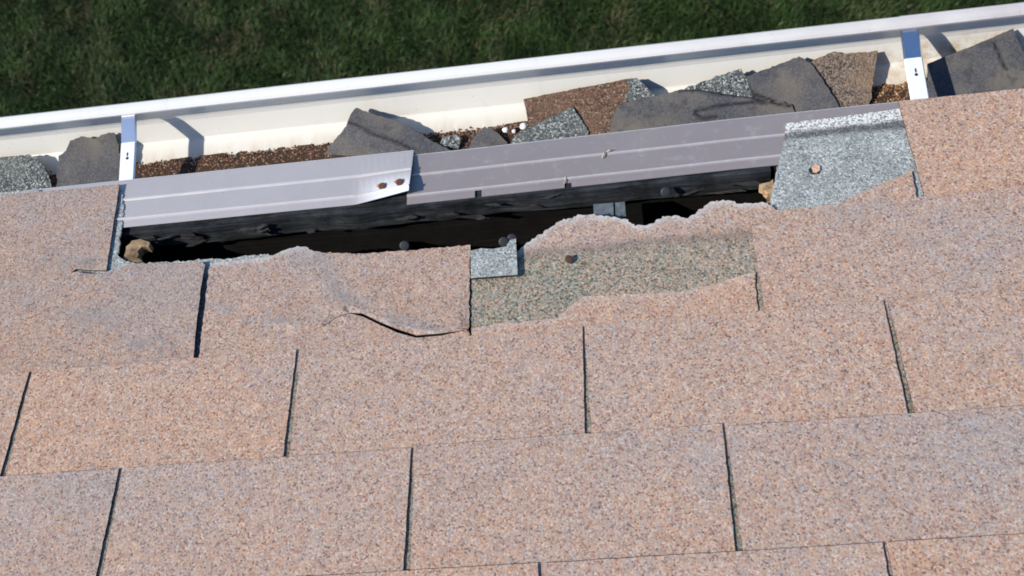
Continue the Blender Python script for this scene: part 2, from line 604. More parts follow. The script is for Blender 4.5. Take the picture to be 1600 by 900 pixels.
def wear_at(x, y):
    g = o = d = 0.0
    q = 1 + .45 * noise.noise(Vector((x * 55, y * 55, 1.3))) + .3 * noise.noise(Vector((x * 160, y * 160, 4.3)))
    for u, s, a, b, an, gg, oo, dd in MARKS:
        dx, dy = x - u, y - s
        c, sn = math.cos(an), math.sin(an)
        r = math.hypot((dx * c + dy * sn) / a, (-dx * sn + dy * c) / b) * q
        f = max(0.0, min(1.0, (1.25 - r) / .6))
        g += gg * f
        o += oo * f
        d += dd * f
    return (max(-.5, min(g, 1)), min(o, 1), min(d, 1))

# how grey or how orange single tabs have weathered, and which ones hold more dirt
TONE = {(0, -1): .30, (0, -2): .3, (0, 3): -.35, (1, -1): .30, (1, 0): .18, (1, 1): .1, (1, 2): .16, (2, -2): .12, (2, -1): .0, (2, 0): -.35, (2, 1): -.08, (2, 2): -.28,
        (3, -2): .25, (3, -1): .10, (3, 0): .10, (3, 1): .28, (3, 2): .3, (4, -2): .1, (4, -1): -.05, (4, 0): .12, (4, 1): -.12}
DIM = {(0, -1): .17, (0, -2): .17, (1, -1): .15, (1, 0): .08, (1, 1): .03, (1, 2): .03, (3, -2): .04, (3, 1): .02}
def course_wear(k, n=None):
    """rain-washed butt edges are greyer, the sheltered upper edge keeps its orange; the covered lap is older and greener"""
    def f(x, y):
        g, o, d = wear_at(x, y)
        g += 1.1 * TONE.get((k, n), 0)
        d += DIM.get((k, n), 0)
        t = (-E * k - y) / E
        q = noise.noise(Vector((x * 6, k * 2.3, 3.1)))
        g += (.20 - .40 * t) * (.8 + q) if t < 1 else 0
        if t > 1.19:
            o, d = 1.0, .30
        return (max(-.5, min(g, 1)), o, d)
    return f

def wavy(k, amp=.0006):
    f = surf(k)
    return lambda x, y: f(x, y) + amp * noise.noise(Vector((x * 9, y * 9, k * 3.7)))

CUSTOM = {(0, -1), (0, 0), (0, 1), (0, 2), (1, 0), (1, 1)}
shared = {}
def plain_tab(k, n, seen):
    """one whole tab, butt towards the eave, running up under the course above"""
    u0 = ROW_U[k] + n * T + SLOT * .5
    u1 = u0 + T - SLOT
    b = BUTT[k] + rng.uniform(-.0012, .0012)
    if seen:
        lean = rng.uniform(-.0010, .0010)
        poly = roughen([(u0 - .0016 + lean, b), (u1 + .0014 + lean, b + rng.uniform(-.001, .001)), (u1, b - E), (u1, b - 2 * E - .004), (u0, b - 2 * E - .004), (u0, b - E)], .0005, .006, k * 7 + n)
        me = slab('shingle', poly, wavy(k), TH, .022, wear=course_wear(k, n))
        return link('shingle', me, ['shingle', 'asphalt_cut'], roof)
    if 'far' not in shared:
        f = surf(0)
        me = slab('shingle', roughen([(0, 0), (T - SLOT, 0), (T - SLOT, -2 * E), (0, -2 * E)], .0006, .04, 3), f, TH, 0)
        shared['far'] = me
    return link('shingle', shared['far'], ['shingle', 'asphalt_cut'], roof, (u0, -E * k + (.013 if k == 0 else 0), 0))

for k in range(10):
    n0 = math.floor((-1.1 - ROW_U[k]) / T)
    n1 = math.ceil((2.3 - ROW_U[k]) / T)
    for n in range(n0, n1):
        if (k, n) in CUSTOM:
            continue
        u0 = ROW_U[k] + n * T
        plain_tab(k, n, k <= 4 and -.45 < u0 < 1.15)

def torn(name, poly, k, mats=('shingle', 'asphalt_cut'), dz=0.0, amp=.0012, step=.004, lift=None, rim=None, rim_w=.006, rim_k=1.0, grid=.012, thick=TH, label=None, wear=wear_at, holes=(), seed=1, name_o='shingle', tab=None):
    f = wavy(k)
    if wear is wear_at and tab is not None:
        wear = course_wear(k, tab)
    top = (lambda x, y: f(x, y) + dz + (lift(x, y) if lift else 0))
    pl = (lambda x, y: max(0.0, rim_k * (1 - seg_dist((x, y), rim) / rim_w))) if rim else None
    me = slab(name_o, roughen(poly, amp, step, seed), top, thick, grid, wear=wear, pale=pl, holes=holes)
    o = link(name_o, me, list(mats), roof)
    if label:
        o['label'] = label
    return o

# course 0, the tab just before the hole
torn('eave', [(-0.4219, 0.0151), (-0.2195, 0.0110), (-0.1171, 0.0095), (-0.0107, 0.0083), (-0.0077, -0.0343), (-0.0043, -0.0811), (-0.0013, -0.1216), (-0.0214, -0.1194), (-0.0397, -0.1155), (-0.0514, -0.1262), (-0.0276, -0.2399), (-0.3478, -0.2230)], 0, amp=.0005, step=.01, seed=4, tab=-1)
# torn under-layer that shows as a pale rim round the left end of the hole
LR = [(-0.0109, -0.0014), (-0.0043, -0.0173), (0.0009, -0.0349), (0.0025, -0.0624), (0.0050, -0.0866), (0.0060, -0.0989), (0.0154, -0.1065), (0.0325, -0.1130), (0.0505, -0.1132), (0.0720, -0.1156), (0.1017, -0.1170), (0.1208, -0.1164), (0.1405, -0.1196), (0.1630, -0.1166), (0.1921, -0.1171), (0.2019, -0.1228)]
torn('under', [(-0.1180, 0.0069), (-0.0139, 0.0051), (-0.0075, -0.0018), (-0.0026, -0.0176), (0.0017, -0.0350), (0.0033, -0.0625), (0.0058, -0.0867), (0.0068, -0.0990), (0.0154, -0.1065), (0.0325, -0.1130), (0.0507, -0.1141), (0.0720, -0.1156), (0.1017, -0.1170), (0.1208, -0.1164), (0.1405, -0.1196), (0.1630, -0.1166), (0.1921, -0.1171), (0.2019, -0.1228), (0.2330, -0.2939), (0.0586, -0.2903), (-0.0490, -0.2689)], 0,
     ('starter', 'mat_cut'), dz=-.0032, amp=.0022, step=.0022, label='pale torn edge of the layer under the shingles', wear=lambda x, y: (0, 0, 1.0 if y < -.142 else 0))  # dark upper part stands in for the shade down in the slot
# course 1, first tab beside the slot, with a split along its butt
torn('tab', [(-0.2536, -0.1229), (-0.1801, -0.1233), (-0.0596, -0.1253), (-0.0384, -0.1212), (-0.0200, -0.1259), (0.0007, -0.1273), (0.0123, -0.1231), (0.0252, -0.1171), (0.0727, -0.1215), (0.1178, -0.1238), (0.1262, -0.2583), (0.1367, -0.3951), (-0.1735, -0.4121)], 1, amp=.0006, step=.008, seed=8, tab=-1)
# course 1, tab with the curved crack: the crack is an open split
CR = [(0.2506, -0.2305), (0.2693, -0.2257), (0.2826, -0.2156), (0.2966, -0.2115), (0.3118, -0.2155), (0.3310, -0.2265), (0.3513, -0.2392), (0.3726, -0.2477), (0.4002, -0.2496), (0.4269, -0.2482), (0.4003, -0.2506), (0.3728, -0.2509), (0.3515, -0.2424), (0.3297, -0.2293), (0.3120, -0.2180), (0.2966, -0.2123), (0.2829, -0.2163), (0.2697, -0.2264)]
CL = [(0.1372, -0.1876), (0.1857, -0.2070), (0.2226, -0.2240), (0.2520, -0.2302), (0.2693, -0.2253), (0.2826, -0.2151), (0.2966, -0.2115), (0.3118, -0.2155), (0.3310, -0.2265), (0.3513, -0.2392), (0.3726, -0.2477), (0.4002, -0.2496), (0.4269, -0.2482)]
def crack_lift(x, y):
    d = seg_dist((x, y), CL)
    above = 0
    for a, b in zip(CL[:-1], CL[1:]):
        if a[0] <= x <= b[0]:
            above = 1 if y > a[1] + (b[1] - a[1]) * (x - a[0]) / (b[0] - a[0]) else 0
    return .0030 * above * max(0, 1 - d / .05) * min(1, max(0, (x - .17) / .06))
torn('tab', [(0.1260, -0.1274), (0.1504, -0.1274), (0.1957, -0.1261), (0.2100, -0.1196), (0.2283, -0.1144), (0.2383, -0.1164), (0.2481, -0.1239), (0.2710, -0.1292), (0.3009, -0.1326), (0.3304, -0.1341), (0.3597, -0.1348), (0.3961, -0.1353), (0.4286, -0.1355), (0.4283, -0.1935), (0.4306, -0.3996), (0.1456, -0.3957), (0.1324, -0.2564)], 1, tab=0,
     amp=.0014, step=.003, lift=crack_lift, holes=[CR], grid=.009, rim=[(0.1275, -0.1276), (0.1957, -0.1261), (0.2100, -0.1196), (0.2283, -0.1144), (0.2481, -0.1239)], rim_w=.005, seed=12, label='cracked and lifted shingle tab at the lip of the hole')
# course 1, third tab: only its upper half is left
torn('tab', [(0.4314, -0.2448), (0.4614, -0.2413), (0.4954, -0.2415), (0.5210, -0.2409), (0.5362, -0.2279), (0.5514, -0.2164), (0.5770, -0.2175), (0.6105, -0.2193), (0.6502, -0.2211), (0.6837, -0.2165), (0.7108, -0.2088), (0.7311, -0.2044), (0.7293, -0.2294), (0.7168, -0.4012), (0.4344, -0.3998)], 1, tab=1, amp=.0012, step=.004, rim=[(0.4314, -0.2448), (0.4614, -0.2413), (0.4954, -0.2415), (0.5210, -0.2409), (0.5362, -0.2279), (0.5514, -0.2164), (0.5770, -0.2175), (0.6105, -0.2193), (0.6502, -0.2211), (0.6837, -0.2165), (0.7108, -0.2088), (0.7311, -0.2044)], rim_w=.002, rim_k=.35, seed=15, label='torn shingle tab with only its upper half left')
BL = [(0.4962, -0.1521), (0.7374, -0.1522)]
def bare_wear(x, y):
    """a dark line of old sealant, weathered below it and still coloured above it"""
    line = BL[0][1] + (x - BL[0][0]) * (BL[1][1] - BL[0][1]) / (BL[1][0] - BL[0][0])
    e = y - line + .004 * noise.noise(Vector((x * 30, y * 30, 6)))
    old = max(0.0, min(1.0, .35 - e / .012)) * (1.0 if x < .56 else .80)
    return (.15, old, .60 * max(0.0, 1 - abs(e + .001) / .010) * (1 if x > .5 else max(0, (x - .46) / .04)))
# course 0 head lap laid bare, ragged towards the hole
torn('bare', [(0.4286, -0.1463), (0.4807, -0.1486), (0.4857, -0.1431), (0.5000, -0.1332), (0.5144, -0.1224), (0.5289, -0.1124), (0.5468, -0.1082), (0.5646, -0.1077), (0.6015, -0.1184), (0.6107, -0.1293), (0.6232, -0.1299), (0.6376, -0.1228), (0.6552, -0.1195), (0.6686, -0.1256), (0.6797, -0.1171), (0.6947, -0.1055), (0.7087, -0.1045), (0.7217, -0.1115), (0.7556, -0.1148), (0.7648, -0.1275), (0.7483, -0.2815), (0.4313, -0.2820)], 0, dz=.0004, amp=.0026, step=.0022, rim=[(0.4286, -0.1463), (0.4807, -0.1486), (0.4857, -0.1431), (0.5000, -0.1332), (0.5144, -0.1224), (0.5289, -0.1124), (0.5468, -0.1082), (0.5646, -0.1077), (0.6015, -0.1184), (0.6107, -0.1293), (0.6232, -0.1299), (0.6376, -0.1228), (0.6552, -0.1195), (0.6686, -0.1256), (0.6797, -0.1171), (0.6947, -0.1055), (0.7087, -0.1045), (0.7217, -0.1115), (0.7556, -0.1148)], rim_w=.0075, seed=21, grid=.008, wear=bare_wear, label='ragged worn shingle lap laid bare beside the hole')
# pale piece sticking up at the end of the cracked tab
torn('pale', [(0.4299, -0.1472), (0.4420, -0.1451), (0.4548, -0.1474), (0.4690, -0.1455), (0.4739, -0.1373), (0.4803, -0.1362), (0.4816, -0.1848), (0.4306, -0.1835)], 0, ('starter', 'asphalt_cut'), dz=.0072, amp=.0006, step=.005, thick=.0035, label='small pale grey shingle scrap at the lip of the hole', wear=lambda x, y: (0, 0, 0))
# sliver of course 0 over the starter strip, and the starter strip itself
torn('sliver', [(0.8099, -0.1320), (0.8538, -0.1127), (0.8934, -0.0971), (0.9116, -0.0895), (0.9098, -0.1259), (0.8957, -0.2200), (0.7969, -0.2172)], 0, amp=.0012, step=.004, seed=31, dz=.0002)
def starter_wear(x, y):
    e = y - (SA + (x - .80) * SB)
    band = max(0, 1 - abs(e) / .0062)
    up = 1.0 if e > .006 else 0.0
    return (up, 0, min(1, band * 2.6))
sp = [(0.7888, -0.0214), (0.9259, -0.0183)]
SB = (sp[1][1] - sp[0][1]) / (sp[1][0] - sp[0][0])
SA = sp[0][1] + (.80 - sp[0][0]) * SB
torn('starter', [(0.7908, -0.0011), (0.8415, -0.0004), (0.9295, 0.0037), (1.1864, 0.0059), (1.1580, -0.1494), (1.0115, -0.1567), (0.7625, -0.1457), (0.7563, -0.1150), (0.7636, -0.0952), (0.7693, -0.0729), (0.7771, -0.0505), (0.7857, -0.0230)], 0,
     ('starter', 'mat_cut'), dz=-.0029, amp=.0012, step=.004, grid=.006, wear=starter_wear, label='pale grey starter strip laid bare at the eave', seed=41)
# starter strip under the far left
torn('starter', [(-0.8017, 0.0187), (-0.2231, 0.0193), (-0.1196, 0.0156), (-0.0743, -0.1656), (-0.7071, -0.1572)], 0, ('starter', 'mat_cut'), dz=-.0031, grid=0, amp=.0005, step=.02, wear=None)

# ---- sheathing boards with the rotten opening
DT = -.0065
def board(name, poly, mat='dark_wood', thick=.012, dz=DT, amp=.0, step=.01, grid=0):
    me = slab(name, roughen(poly, amp, step, 5) if amp else poly, lambda x, y: dz, thick, grid)
    return link(name, me, [mat, mat], roof)
HB = [(0.0051, -0.1325), (0.0220, -0.1234), (0.0685, -0.1211), (0.1310, -0.1244), (0.2000, -0.1266), (0.2299, -0.1226), (0.2985, -0.1357), (0.4269, -0.1412), (0.4793, -0.1506), (0.4987, -0.1369), (0.5313, -0.1174), (0.5636, -0.1113), (0.6021, -0.1231), (0.6154, -0.1345), (0.6579, -0.1253), (0.6942, -0.1099), (0.7214, -0.1150), (0.7617, -0.1226)]
hu0, hu1 = HB[0][0] - .004, HB[-1][0]
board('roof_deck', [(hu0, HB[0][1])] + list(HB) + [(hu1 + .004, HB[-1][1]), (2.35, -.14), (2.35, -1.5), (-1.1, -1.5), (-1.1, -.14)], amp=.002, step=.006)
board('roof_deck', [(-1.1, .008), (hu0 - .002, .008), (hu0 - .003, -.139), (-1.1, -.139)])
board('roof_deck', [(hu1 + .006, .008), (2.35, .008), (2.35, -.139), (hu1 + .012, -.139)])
# what is left of the board under the drip edge
EBP = [(hu0, .008), (hu1 + .004, .008)]
us = [hu1 + .004 - i * (hu1 + .004 - hu0) / 220 for i in range(221)]
EBP += [(u, -.064 - .006 * noise.noise(Vector((u * 12, 1, 1))) - .0012 * noise.noise(Vector((u * 40, 2, 1)))) for u in us]
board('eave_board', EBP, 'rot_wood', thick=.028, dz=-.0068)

# splinters and crumbs hanging on the rotten edge
rs = random.Random(11)
for i in range(26):
    u = rs.uniform(hu0 + .02, hu1 - .02)
    L, wd = rs.uniform(.008, .042), rs.uniform(.0012, .0035)
    y0, z0, an = -.066 - rs.uniform(0, .004), -.008 - rs.uniform(0, .024), rs.uniform(-.25, .25)
    poly = roughen([(u - L / 2, y0), (u - L * .1, y0 - wd), (u + L / 2, y0 - wd * .4 + L * an * .3), (u + L * .2, y0 + wd)], .0006, .003, i)
    me = slab('splinter', poly, lambda x, y: z0 + (x - u) * an, .0016, 0)
    link('splinter', me, ['splinter', 'splinter'], roof)

# rafters and inside of the eave (in the roof frame)
for u in (-.62, -.045, .915, 1.40, 1.86):
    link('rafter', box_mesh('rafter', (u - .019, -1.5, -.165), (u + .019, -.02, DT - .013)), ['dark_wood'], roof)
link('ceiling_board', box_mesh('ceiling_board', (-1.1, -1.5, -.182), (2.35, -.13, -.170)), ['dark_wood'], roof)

# broken sheathing showing at the two ends of the hole
def chunk(poly, w, thick, label):
    me = slab('broken_wood', roughen(poly, .0022, .004, 3), lambda x, y: w + .002 * noise.noise(Vector((x * 90, y * 90, 2))) , thick, .005)
    return tag(link('broken_wood', me, ['tan_wood', 'tan_wood'], roof), label)
chunk([(0.0138, -0.1017), (0.0126, -0.0837), (0.0182, -0.0758), (0.0290, -0.0742), (0.0416, -0.0813), (0.0410, -0.0869), (0.0323, -0.0869), (0.0277, -0.0920), (0.0298, -0.1026), (0.0372, -0.1080), (0.0265, -0.1096)], -.004, .012, 'curled tan splinter of broken sheathing')
chunk([(0.7511, -0.0763), (0.7583, -0.0745), (0.7672, -0.0709), (0.7676, -0.0895), (0.7607, -0.0996), (0.7566, -0.0991), (0.7594, -0.0885), (0.7557, -0.0843)], -.011, .014, 'pale broken sheathing end by the starter strip')

# small grey blocking pieces standing in the hole
for pts in ([(0.5658, -0.0811), (0.5882, -0.0820), (0.5879, -0.1014), (0.5656, -0.1023)], [(0.5903, -0.0823), (0.6012, -0.0818), (0.6014, -0.1039), (0.5899, -0.1034)]):
    me = slab('blocking', pts, lambda x, y: -.012 + .001 * noise.noise(Vector((x * 90, y * 90, 0))), .05, .008)
    link('blocking', me, ['slate_block', 'slate_block'], roof)

# ---- nails
def nail(at, w, mat, r=.0045, tilt=(0, 0, 0), shank=.012, parent=roof):
    me = lathe('nail', [(.0016, -shank), (.0016, -.001), (r, -.0008), (r * 1.02, .0004), (r * .8, .0010), (.0008, .0012)])
    return link('nail', me, [mat], parent, (at[0], at[1], w), tilt)
for pt in [(0.3497, -0.1169), (0.4731, -0.1211), (0.6477, -0.0752), (0.4637, -0.1245)]:
    nail(pt, -.010, 'galv', .0055, (.8, .15, 0), .004)
n = [(0.5376, -0.1693)][0]
nail(n, .0070, 'rust', .0046, (.30, .35, 0), .012)
n = [(0.8126, -0.0737)][0]
h = [(0.8046, -0.0718), (0.8087, -0.0677), (0.8176, -0.0680), (0.8183, -0.0727), (0.8160, -0.0789), (0.8071, -0.0786)]
chip = [(0.8084, -0.0696), (0.8130, -0.0664), (0.8175, -0.0689), (0.8172, -0.0753), (0.8126, -0.0784), (0.8088, -0.0761)]
tag(link('torn_chip', slab('torn_chip', roughen(chip, .0006, .0018, 3), lambda x, y: surf(0)(x, y) - .0012 + .06 * (x - chip[0][0]), .0012, .002), ['tan_chip', 'tan_chip'], roof), 'small tan torn chip in the starter strip')
link('punched_hole', slab('punched_hole', h, lambda x, y: surf(0)(x, y) - .0029 + .0004, .0003, 0), ['dark_hole', 'dark_hole'], roof)

# ---- drip edge: two lengths of metal lapping near the middle of the hole
def rib(s, h=.0014, r=.0022):
    return [(s + r, 0), (s + r * .5, h * .85), (s, h), (s - r * .5, h * .85), (s - r, 0)]
def drip_profile():
    p = [(.0265, -.034), (.0235, -.030), (.0222, -.010), (.0215, -.0035), (.0200, -.0012), (.0175, -.0002)]
    p += rib(-.0130) + rib(-.0440, .0020)
    p += [(-.0500, -.0003), (-.0560, -.0008)]
    return [(s, w) for s, w in p]
DP = drip_profile()
def drip(name, u0, u1, sh, dz, lift=None, notches=(), label=None, mat='drip'):
    xs = [u0]
    while xs[-1] < u1 - 1e-6:
        dense = -.05 < xs[-1] < .9
        xs.append(min(u1, xs[-1] + (.008 if dense else .08)))
    def shift(x, j, s, w):
        a, b = lift(x, s) if lift else (0, 0)
        wob = .0007 * noise.noise(Vector((x * 7, s * 30, dz * 900)))
        return 0, s + sh(x) + a, w - .0048 + dz + b + wob
    me = sweep(name, DP, xs, shift)
    if notches:
        bm = bmesh.new()
        bm.from_mesh(me)
        kill = [f for f in bm.faces for (a, b, smax) in notches if a < f.calc_center_median().x < b and f.calc_center_median().y < smax]
        bmesh.ops.delete(bm, geom=list(set(kill)), context='FACES')
        bm.to_mesh(me)
        bm.free()
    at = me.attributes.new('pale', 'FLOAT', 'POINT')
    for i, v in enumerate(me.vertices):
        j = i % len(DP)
        at.data[i].value = .85 if j in (3, 4) else .42 if j in (8, 13) else .15 if j in (7, 9, 12, 14) else 0.0  # highlights on the eave bend and rib crests, put into the colour
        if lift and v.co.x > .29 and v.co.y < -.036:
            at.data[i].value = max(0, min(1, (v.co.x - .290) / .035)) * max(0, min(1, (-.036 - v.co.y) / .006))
    o = link(name, me, [mat], roof)
    md = o.modifiers.new('thickness', 'SOLIDIFY')
    md.thickness = .0007
    md.offset = -1
    if label:
        o['label'] = label
    return o
LE = [(0.3556, 0.0208)][0][0]
def lifted(x, s):
    t = max(0, min(1, (x - .290) / (LE - .290)))
    up = max(0, min(1, (-s + .010) / .06))
    a = 0.0
    if s < -.048:
        a = .0045 * t                      # torn narrow strip draws in towards the lap
    return a, (.0020 + .0105 * t * up)
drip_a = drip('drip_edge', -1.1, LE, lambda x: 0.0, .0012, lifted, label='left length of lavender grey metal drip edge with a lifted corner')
N1 = [(0.4369, -0.0594), (0.5383, -0.0569)]
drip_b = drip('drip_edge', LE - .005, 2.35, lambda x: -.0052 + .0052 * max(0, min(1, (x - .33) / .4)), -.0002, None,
              [(N1[0][0] - .004, N1[0][0] + .004, -.050), (N1[1][0] - .006, N1[1][0] + .006, -.052)], label='right length of darker shaded mauve grey metal drip edge', mat='drip_shaded')
for p, mt in (([(0.3225, -0.0378)][0], 'rust'), ([(0.3438, -0.0366)][0], 'rust')):
    z = -.0048 + .0012 + lifted(p[0], p[1])[1]
    nail(p, z + .0024, mt, .0046, (.18, .12, 0), .012, drip_a)
    st = [(p[0] - .0035 + .0042 * math.cos(a) * (1 + .25 * math.sin(3 * a)), p[1] + .0030 + .0034 * math.sin(a)) for a in [i * math.pi / 6 for i in range(12)]]
    link('rust_stain', slab('rust_stain', st, lambda x, y: -.0048 + .0012 + lifted(x, y)[1] + .0014, .0003, 0), ['rust_orange', 'rust_orange'], drip_a)

# ---- fascia, soffit and wall below the eave
link('fascia', box_mesh('fascia', (-1.1, -.010, -.185), (2.35, .006, -.043)), ['white_trim'], roof)
link('sub_fascia', box_mesh('sub_fascia', (-1.1, -.046, -.190), (2.35, -.012, -.044)), ['dark_wood'], roof)
link('soffit_lining', box_mesh('soffit_lining', (-1.1, -.60, -.205), (2.35, -.012, -.195)), ['dark_wood'], roof)
wall = empty('house_wall', (0, -.42, GZ))
tag(wall, 'pale house wall under the eave', 'wall')
for i in range(12):
    z0 = .1 + i * .19
    link('siding_board', box_mesh('siding_board', (-1.1, -.012, z0), (2.35, .006 + .004 * (i % 2), z0 + .186)), ['white_trim'], wall)
link('soffit', box_mesh('soffit', (-1.1, .0, 2.33), (2.35, .40, 2.342)), ['white_trim'], wall)
link('foundation', box_mesh('foundation', (-1.1, -.02, 0), (2.35, .003, .098)), ['slate_block'], wall)

# ------------------------------------------------------------------ gutter
gutter = empty('gutter', (0, .06, -.098))
tag(gutter, 'white metal roof gutter running along the torn eave', 'gutter')
FZ = -.098
GPF = [(.0030, -.030), (.0030, -.090), (.0050, FZ), (.1060, FZ), (.1085, FZ + .0012), (.1130, -.0900), (.1195, -.0805), (.1240, -.0735), (.1257, -.0680),
       (.1266, -.0600), (.1270, -.0300), (.1285, -.0270), (.1292, -.0235), (.1287, -.0195), (.1268, -.0175), (.1220, -.0168), (.1160, -.0172), (.1135, -.0192), (.1138, -.0232)]
xs = [-1.1 + i * .05 for i in range(70)]
gm = sweep('trough', [(y - .06, z + .098) for y, z in GPF], xs, lambda x, j, y, z: (0, y + .0006 * noise.noise(Vector((x * 4, j * .3, 0))), z + .0006 * noise.noise(Vector((x * 5, j * .2, 7)))))
o = link('trough', gm, ['gutter'], gutter)
md = o.modifiers.new('thickness', 'SOLIDIFY')
md.thickness = .0009
md.offset = 0
# lap joint of two gutter lengths, a sleeve over the front lip
jx = 0.9371
jm = sweep('lap_joint', [(y - .06 + .0010 * (1 if j < 14 else 0), z + .098 + .0010 * (1 if j > 12 else 0)) for j, (y, z) in enumerate(GPF[10:17])], [jx, jx + .05, jx + 1.2])
link('lap_joint', jm, ['gutter'], gutter)

def hanger(x):
    h = empty('hanger', (x, 0, 0))
    h.parent = gutter
    w = .0095
    # strap drops from the lip, then runs level back to the fascia
    line = [(.1150, -.0240), (.1165, -.0222), (.1180, -.0245), (.1150, -.0300), (.0990, -.0470), (.0800, -.0605), (.0770, -.0615), (.0400, -.0600), (.0080, -.0560)]
    line = [(.1150, -.0240), (.1165, -.0222), (.1165, -.0250), (.1140, -.0262), (.0815, -.0300), (.0790, -.0303), (.0760, -.0303), (.0400, -.0300), (.0080, -.0290)]
    pr = [(y - .06, z + .098) for y, z in line]
    v, f = [], []
    for j, (y, z) in enumerate(pr):
        for q, (dx, dz) in enumerate(((-w, -.002), (-w + .0012, 0), (w - .0012, 0), (w, -.002))):
            v.append((dx, y, z + dz))
    for j in range(len(pr) - 1):
        for q in range(3):
            f.append((j * 4 + q, j * 4 + q + 1, j * 4 + q + 5, j * 4 + q + 4))
    cut = 5 * 3
    for nm, ff, mt in (('clip', f[:cut], 'alu_sky'), ('strap', f[cut:], 'alu')):  # one strap; front half split off, mirror finish added to catch sky blue
        used = sorted({i for q in ff for i in q})
        ix = {i: n for n, i in enumerate(used)}
        s = link(nm, pydata(nm, [v[i] for i in used], [tuple(ix[i] for i in q) for q in ff]), [mt], h)
        md = s.modifiers.new('thickness', 'SOLIDIFY')
        md.thickness = .0012
    # keyhole slot and small upper slot
    def slot_mark(y, z, r, L, mat, sl):
        pts = []
        for i in range(10):
            a = i * 2 * math.pi / 10
            pts.append((r * math.cos(a), r * math.sin(a) - L * .3))
        pts2 = [(r * .45, r * .5), (r * .45, L), (-r * .45, L), (-r * .45, r * .5)]
        poly = [(p[0], p[1]) for p in pts if p[1] < r * .5 - L * .3 + 1e-9] if False else pts
        vv, ff = [], []
        for p in pts:
            vv.append((p[0], y + p[1], z + sl * p[1]))
        ff.append(tuple(range(10)))
        b = len(vv)
        for p in pts2:
            vv.append((p[0], y + p[1], z + sl * p[1] + .0002))
        ff.append((b, b + 1, b + 2, b + 3))
        return link('keyhole', pydata('keyhole', vv, ff), [mat], h)
    slot_mark(.0590 - .06, .098 - .0289, .0020, .006, 'dark_hole', -.008)
    return h
for x in (-0.0180, 0.9481, 1.9142):
    hanger(x)

# grit washed off the shingles, lying along the back of the gutter
def mat_grit():
    k = NT('grit')
    return k.done(k.attr('tint')['Color'], .9, 0, .25)
M['grit'] = mat_grit()
def bed_h(x, y):
    """height of the silt bed on the gutter floor"""
    front = .0795 + .0035 * noise.noise(Vector((x * 9, 0, 5))) + .0015 * noise.noise(Vector((x * 60, 0, 5)))
    t = max(0, min(1, (front - y) / .03))
    return FZ + .0012 + .010 * t ** .7 * (1 + .4 * noise.noise(Vector((x * 14, y * 14, 1)))) - (.003 if y > front else 0)
def grit():
    v, f, c = [], [], []
    nx, ny = 300, 14
    for i in range(nx):
        for j in range(ny):
            x = -.5 + i * 2.0 / (nx - 1)
            y = .006 + j * .080 / (ny - 1)
            v.append((x, y, bed_h(x, y)))
            c.append((.05, .03, .02))
    for i in range(nx - 1):
        for j in range(ny - 1):
            a = i * ny + j
            f.append((a, a + ny, a + ny + 1, a + 1))
    pal = [(.27, .13, .08), (.17, .085, .055), (.38, .20, .12), (.07, .045, .04), (.22, .17, .14), (.46, .32, .23), (.03, .025, .025)]
    r = random.Random(5)
    for q in range(9000):
        x = r.uniform(-.45, 1.4)
        y = .082 - abs(r.gauss(0, .020))
        if y < .02:
            continue
        z = bed_h(x, y)
        if z < FZ:
            if r.random() < .8:
                continue
            z = FZ + .001
        s = r.uniform(.0007, .0017) * (1.6 if x > .90 and r.random() < .4 else 1)
        b = len(v)
        col = r.choice(pal)
        if x > .88 and r.random() < .5:
            col = (.26, .15, .06)
        for d in ((1, 0, 0), (-1, 0, 0), (0, 1, 0), (0, -1, 0), (0, 0, 1), (0, 0, -1)):
            v.append((x + d[0] * s * r.uniform(.7, 1.3), y + d[1] * s * r.uniform(.7, 1.3), z + d[2] * s * r.uniform(.6, 1.1)))
            c.append(col)
        for a1, a2, a3 in ((0, 2, 4), (2, 1, 4), (1, 3, 4), (3, 0, 4), (2, 0, 5), (1, 2, 5), (3, 1, 5), (0, 3, 5)):
            f.append((b + a1, b + a2, b + a3))
    me = pydata('grit', v, f)
    at = me.attributes.new('tint', 'FLOAT_COLOR', 'POINT')
    for i, col in enumerate(c):
        at.data[i].color = (*col, 1)
    return me
tag(link('grit', grit(), ['grit']), 'brown shingle grit washed along the bottom of the gutter', 'grit', kind='stuff')

# ------------------------------------------------------------------ shingle pieces that slid into the gutter (world frame, x along, y across, z up)
def scrap(poly, z0, slope, mats, label, amp=.0015, step=.003, tx=0.0, fold=None, cracks=(), thick=.0032, wave=.0022, seed=2, wear=None, grid=.008, dark=None):
    grid = .0032 if cracks else grid
    cx = sum(p[0] for p in poly) / len(poly)
    cy = sum(p[1] for p in poly) / len(poly)
    def top(x, y):
        z = z0 + slope * (y - .12) + tx * (x - cx) + wave * noise.noise(Vector((x * 22, y * 22, seed)))
        if fold:
            (ax, ay), (bx, by), k = fold
            L = math.hypot(bx - ax, by - ay)
            d = ((x - ax) * (by - ay) - (y - ay) * (bx - ax)) / L
            z += k * max(0, d)
        return z
    wr = (lambda x, y: (0, 0, max([0] + [1.25 - seg_dist((x, y), c) / .0026 for c in cracks]))) if cracks else None
    me = slab('shingle_scrap', roughen(poly, amp, step, seed), top, thick, grid, wear=wr)
    c = Vector((cx, cy, top(cx, cy)))
    for v in me.vertices:
        v.co -= c
    o = link('shingle_scrap', me, list(mats), None, c)
    return tag(o, label, 'shingle scrap', 'shingle scraps fallen into the gutter')
FELT = ('felt', 'asphalt_cut')
